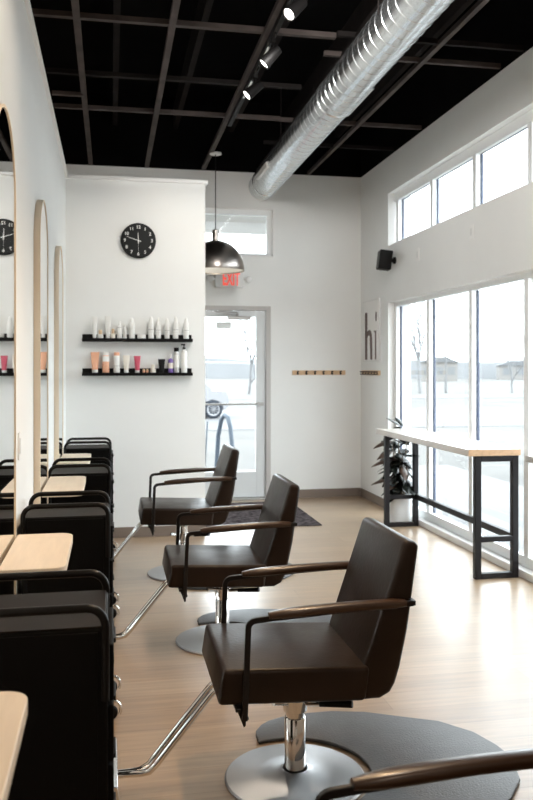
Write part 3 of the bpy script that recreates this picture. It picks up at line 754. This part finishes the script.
# ------------------------------------------------------------------ coat rails
def rail(label, loc, rz, length):
    t = thing('coat_rail', label, 'coat rack', loc, rz, 'wooden coat rails with black hooks')
    MB().box(-length/2, length/2, -.016, 0, -.026, .026).build('rail_board', M['railw'], t, bevel=.003)
    for k in range(6):
        x = -length/2+length*(k+.6)/6.2
        f = MB(); f.tube([(x, -.016, .012), (x, -.034, .008), (x, -.052, .014)], [.006, .006, .009], 8); f.tube([(x, -.016, -.006), (x, -.030, -.020), (x, -.046, -.018), (x, -.050, -.006)], .0055, 8)
        f.box(x-.009, x+.009, -.019, -.016, -.022, .020); f.build('hook', M['steel_bar'], t)
    return t
rail('long oak coat rail with six black hooks on the far wall', (2.383, YF, 1.452), 0, .635)
rail('oak coat rail under the hi picture, seen foreshortened', (XR, 8.845, 1.452), -PI/2, .64)

# ------------------------------------------------------------------ blank plates between the window banks
for y, z, lb in ((7.42, 2.590, 'white blank wall plate nearer the speaker'), (6.23, 2.613, 'white blank wall plate farther right from the speaker')):
    t = thing('wall_plate', lb, 'wall plate', (XR, y, z), 0, 'white plates between the window rows')
    MB().box(-.007, 0, -.036, .036, -.058, .058).build('cover_plate', M['trimw'], t, bevel=.002)
    MB().box(-.010, -.007, -.014, .014, -.030, .030).build('insert', M['signw'], t, bevel=.001)

# ------------------------------------------------------------------ outdoors
o = struct(MB().box(-160, 300, YF+3.2, 420, -.5, -.33).build('ground', M['grass'], smooth=False))
struct(MB().box(3.15+2.2, 300, -60, YF+3.2, -.5, -.33).build('ground_side', M['grass'], smooth=False))
struct(MB().box(-8, 3.15+2.2, YF+.25, YF+3.2, -.5, -.06).build('pavement', M['walk'], smooth=False))
struct(MB().box(3.15, 3.15+2.2, -60, YF+.25, -.5, -.06).build('pavement_side', M['walk'], smooth=False))
struct(MB().box(-40, 18, 24, 36, -.33, -.315).build('parking_lot', M['road'], smooth=False))
struct(MB().box(-100, 200, 47, 53, -.33, -.31).build('road', M['road'], smooth=False))
struct(MB().box(DX0-.5, 2.6, YF+.25, YF+1.1, 3.22, 3.34).build('canopy_soffit', M['dframe'], smooth=False))
# wooded ridge
random.seed(3)
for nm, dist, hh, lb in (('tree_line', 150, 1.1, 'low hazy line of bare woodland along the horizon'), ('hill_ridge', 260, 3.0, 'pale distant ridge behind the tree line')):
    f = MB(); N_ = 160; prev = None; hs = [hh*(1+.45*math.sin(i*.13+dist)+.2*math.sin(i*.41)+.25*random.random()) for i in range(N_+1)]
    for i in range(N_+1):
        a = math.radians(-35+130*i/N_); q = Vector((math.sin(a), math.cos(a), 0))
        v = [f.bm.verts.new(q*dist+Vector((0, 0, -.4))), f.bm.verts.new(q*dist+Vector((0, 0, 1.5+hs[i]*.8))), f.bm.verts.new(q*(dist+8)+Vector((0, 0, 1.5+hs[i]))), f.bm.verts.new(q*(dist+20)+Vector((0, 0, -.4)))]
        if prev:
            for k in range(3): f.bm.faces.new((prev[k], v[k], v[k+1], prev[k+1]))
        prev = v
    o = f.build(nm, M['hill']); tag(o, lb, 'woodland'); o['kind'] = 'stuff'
def house(x, y, w, d, h, rh, wall, label, rz=0):
    t = thing('house', label, 'house', (x, y, -.33), rz, 'far houses beyond the field')
    MB().box(-w/2, w/2, -d/2, d/2, 0, h).build('walls', wall, t, smooth=False)
    f = MB(); f.prism([(-w/2-.3, h), (w/2+.3, h), (w/2-w*.3, h+rh), (-w/2+w*.3, h+rh)], 'y', -d/2-.3, d/2+.3); f.build('roof', M['houser'], t, smooth=False)
    for k in range(3):
        xx = -w/2+w*(k+.5)/3
        MB().box(xx-.5, xx+.5, -d/2-.04, -d/2, h*.35, h*.35+1.1).build('window', M['win'], t, smooth=False)
    return t
house(47, 112, 5, 5, 2.7, .8, M['housew'], 'pale house seen through the leftmost tall window pane', -.4)
house(66, 124, 7, 6, 2.3, .8, M['housew'], 'wide pale house seen through the second tall window pane', -.4)
house(62, 95, 3.4, 5, 1.6, .7, M['redw'], 'small reddish shed seen through the third tall window pane', -.5)
house(76, 98, 7, 5, 1.5, .6, M['housew'], 'low pale building right of the reddish shed', -.5)
def light_pole(x, y, h, label, arm=1):
    t = thing('light_pole', label, 'lamp post', (x, y, -.33), 0, 'parking lot light poles')
    MB().tube([(0, 0, 0), (0, 0, h)], [.10, .06], 8).build('pole', M['pole'], t)
    f = MB(); f.tube([(0, 0, h-.05), (.6*arm, -.3*arm, h)], .045, 6); f.box(.4*arm-.1, .4*arm+.7, -.45, -.15, h-.03, h+.06); f.build('lamp_head', M['pole'], t)
light_pole(24.2, 56.5, 3.4, 'tall grey light pole seen through the second tall window pane')
light_pole(43.5, 92, 3.4, 'thin far light pole seen through the third tall window pane', -1)
def tree(x, y, h, label, m, seed, spread=.6, lean=0):
    random.seed(seed); f = MB()
    def br(p, d, L, r, dep):
        pts = [p]; q = p; dd = d.copy()
        for k in range(3):
            dd = (dd+Vector((random.uniform(-.13, .13), random.uniform(-.13, .13), random.uniform(-.02, .12)))).normalized(); q = q+dd*L/3; pts.append(q)
        f.tube(pts, [r, r*.88, r*.76, r*.62], 6 if dep < 2 else 4)
        if dep < 4:
            for k in range(4 if dep < 3 else 2):
                a = random.uniform(0, 2*PI); nd = (dd*1.0+Vector((math.cos(a), math.sin(a), random.uniform(.0, .5)))*spread).normalized()
                br(pts[(k+1) % 4 or 3], nd, L*random.uniform(.68, .92), r*.62, dep+1)
    br(Vector((0, 0, 0)), Vector((lean, 0, 1)).normalized(), h*.36, h*.016, 0)
    o = f.build('bare_tree', m); o.location = (x, y, -.33); tag(o, label, 'tree', 'leafless trees outside'); return o
tree(9.7, 57.5, 6.4, 'large bare tree seen through the glass door', M['bark'], 15, .75)
tree(6.4, 78, 6.5, 'smaller bare tree farther back through the glass door', M['bark'], 8, .8)
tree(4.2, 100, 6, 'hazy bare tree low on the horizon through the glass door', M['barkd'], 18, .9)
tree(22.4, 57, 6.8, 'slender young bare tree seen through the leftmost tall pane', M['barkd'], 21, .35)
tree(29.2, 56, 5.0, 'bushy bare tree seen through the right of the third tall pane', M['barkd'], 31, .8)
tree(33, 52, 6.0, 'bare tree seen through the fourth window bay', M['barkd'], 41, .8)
# bike hoop and marker stake outside the door
f = MB(); pts = [(1.62, 11.95, -.06), (1.63, 11.9, .60)] + [(1.66+.06*math.sin(a/2), 11.72-.18*math.cos(a), .62+.20*math.sin(a)) for a in [PI-PI*k/8-PI*0 for k in range(9)]][0:0]
f.tube([(1.56, 12.2, -.06), (1.585, 12.15, .50), (1.62, 12.06, .74), (1.655, 11.96, .815), (1.69, 11.86, .78), (1.715, 11.78, .64), (1.735, 11.7, .3), (1.745, 11.65, -.06)], .033, 12)
o = f.build('bike_hoop', M['hoop']); tag(o, 'blue-grey steel bike hoop on the pavement outside the door', 'bike rack')
o = MB().tube([(1.36, 12.0, -.06), (1.405, 12.0, .72)], .011, 6).build('marker_stake', M['hoop']); tag(o, 'thin grey stake standing outside below the parked car', 'stake')
# parked car, only its rear quarter shows through the door
t = thing('parked_car', 'white parked car seen through the glass door, one wheel in view', 'car', (2.38, 30.3, -.315))
body = [(1.72, .32), (1.83, .45), (1.84, .80), (1.70, .98), (1.25, 1.02), (.75, 1.45), (-.9, 1.50), (-1.5, 1.08), (-2.5, .95), (-2.62, .55), (-2.55, .30), (-2.1, .28), (-2.05, .45), (-1.9, .6), (-1.6, .68), (-1.3, .6), (-1.15, .45), (-1.1, .28),
        (.85, .28), (.9, .45), (1.0, .6), (1.25, .70), (1.5, .62), (1.63, .46), (1.66, .32)]
f = MB(); f.prism(body, 'y', -.85, .85); bmesh.ops.triangulate(f.bm, faces=[g for g in f.bm.faces if len(g.verts) > 4]); f.build('car_body', M['carp'], t)
for s in (-1, 1):
    f = MB(); f.prism([(.72, 1.05), (.55, 1.38), (-.05, 1.41), (-.05, 1.05)], 'y', s*.855, s*.845); f.build('side_window', M['win'], t, smooth=False)
    f = MB(); f.prism([(-.13, 1.05), (-.13, 1.41), (-.82, 1.42), (-1.2, 1.05)], 'y', s*.855, s*.845); f.build('side_window', M['win'], t, smooth=False)
    for x in (1.28, -1.58):
        f = MB(); f.lathe([(.20, -.10), (.31, -.09), (.335, -.06), (.335, .06), (.31, .09), (.20, .10)], (x, s*.80, .335), 28, 'y'); w_ = f.build('wheel', M['tyre'], t)
        g = MB(); g.lathe([(.23, s*.085), (.23, s*.105), (.19, s*.10), (.19, s*.085)], (x, s*.80, .335), 28, 'y')
        for k in range(10):
            a = 2*PI*k/10; g.tube([(x, s*.80+s*.10, .335), (x+.2*math.cos(a), s*.80+s*.10, .335+.2*math.sin(a))], .016, 5)
        g.build('rim', M['rim'], w_)

# ------------------------------------------------------------------ light
wd = bpy.data.worlds.new('overcast'); SC.world = wd; wd.use_nodes = True
nt = wd.node_tree; bg = nt.nodes['Background']; bg.inputs[0].default_value = (.885, .955, 1.0, 1); bg.inputs[1].default_value = 7.0
def area(name, loc, rot, sx, sy, e, col=(1, 1, 1)):
    l = bpy.data.lights.new(name, 'AREA'); l.shape = 'RECTANGLE'; l.size = sx; l.size_y = sy; l.energy = e; l.color = col
    o = bpy.data.objects.new(name, l); COL.objects.link(o); o.location = loc; o.rotation_euler = rot; return o
def spot(name, loc, target, e, col, ang=50, blend=.6, size=.04):
    l = bpy.data.lights.new(name, 'SPOT'); l.energy = e; l.color = col; l.spot_size = math.radians(ang); l.spot_blend = blend; l.shadow_soft_size = size
    o = bpy.data.objects.new(name, l); COL.objects.link(o); o.location = loc
    o.rotation_euler = (Vector(target)-Vector(loc)).to_track_quat('-Z', 'Y').to_euler(); return o
# unseen warm fill lights, added behind the camera to lift the interior
area('warm_fill_a', (1.2, -1.0, 3.6), (0, 0, 0), 1.2, .6, 20, (1, .80, .62))
area('warm_fill_b', (1.2, -3.4, 3.6), (0, 0, 0), 1.2, .6, 20, (1, .82, .66))
area('warm_fill_c', (-2.4, 4.5, 3.65), (0, 0, 0), .6, 2.4, 50, (1, .9, .78))  # added fill beyond the left partition, out of view
spot('spot_a', (1.075, 5.05, 3.52), (.5, 3.6, 0), 60, (1, .74, .48), 80)
spot('spot_b', (1.10, 6.05, 3.52), (.2, 7.3, 1.6), 25, (1, .88, .74), 80)
spot('spot_c', (1.09, 6.65, 3.52), (.5, 5.3, 0), 40, (1, .86, .70), 80)
spot('spot_d', (1.06, 3.4, 3.55), (.35, 2.4, .0), 110, (1, .68, .40), 85)
spot('spot_e', (1.06, 2.2, 3.55), (-.35, 2.4, 1.9), 75, (1, .84, .66), 95)

spot('wall_fill_f', (1.06, 2.6, 3.5), (2.9, 5.6, 2.3), 95, (1, .97, .93), 120, 1, .15)  # added fill to brighten the window wall; no track head hangs here
spot('wall_fill_g', (1.06, 4.0, 3.5), (2.9, 7.4, 2.2), 80, (1, .97, .93), 120, 1, .15)  # second added fill for the window wall, farther along
spot('wall_fill_h', (1.06, 5.2, 3.5), (1.9, 9.2, 1.6), 55, (1, .98, .95), 110, 1, .15)  # added fill to brighten the far wall
# ------------------------------------------------------------------ camera
cam = bpy.data.cameras.new('camera'); co = bpy.data.objects.new('camera', cam); COL.objects.link(co); SC.camera = co
F = 817.0; TH = math.atan(156/F)
cam.sensor_fit = 'VERTICAL'; cam.sensor_height = 36; cam.sensor_width = 36; cam.lens = F/800*36
co.location = (0, 0, 1.5); co.rotation_euler = (PI/2, 0, -TH)
cam.shift_y = -(400-368.5)/800; cam.shift_x = 0
cam.clip_start = .05; cam.clip_end = 1000
cam.dof.use_dof = True; cam.dof.focus_distance = 3.3; cam.dof.aperture_fstop = 5.0

vs = SC.view_settings; vs.view_transform = 'Standard'; vs.look = 'None'; vs.gamma = 1; vs.exposure = .22; vs.use_curve_mapping = False
SC.cycles.max_bounces = 14; SC.cycles.diffuse_bounces = 8; SC.cycles.transparent_max_bounces = 16; SC.cycles.glossy_bounces = 6
SC.cycles.use_denoising = True
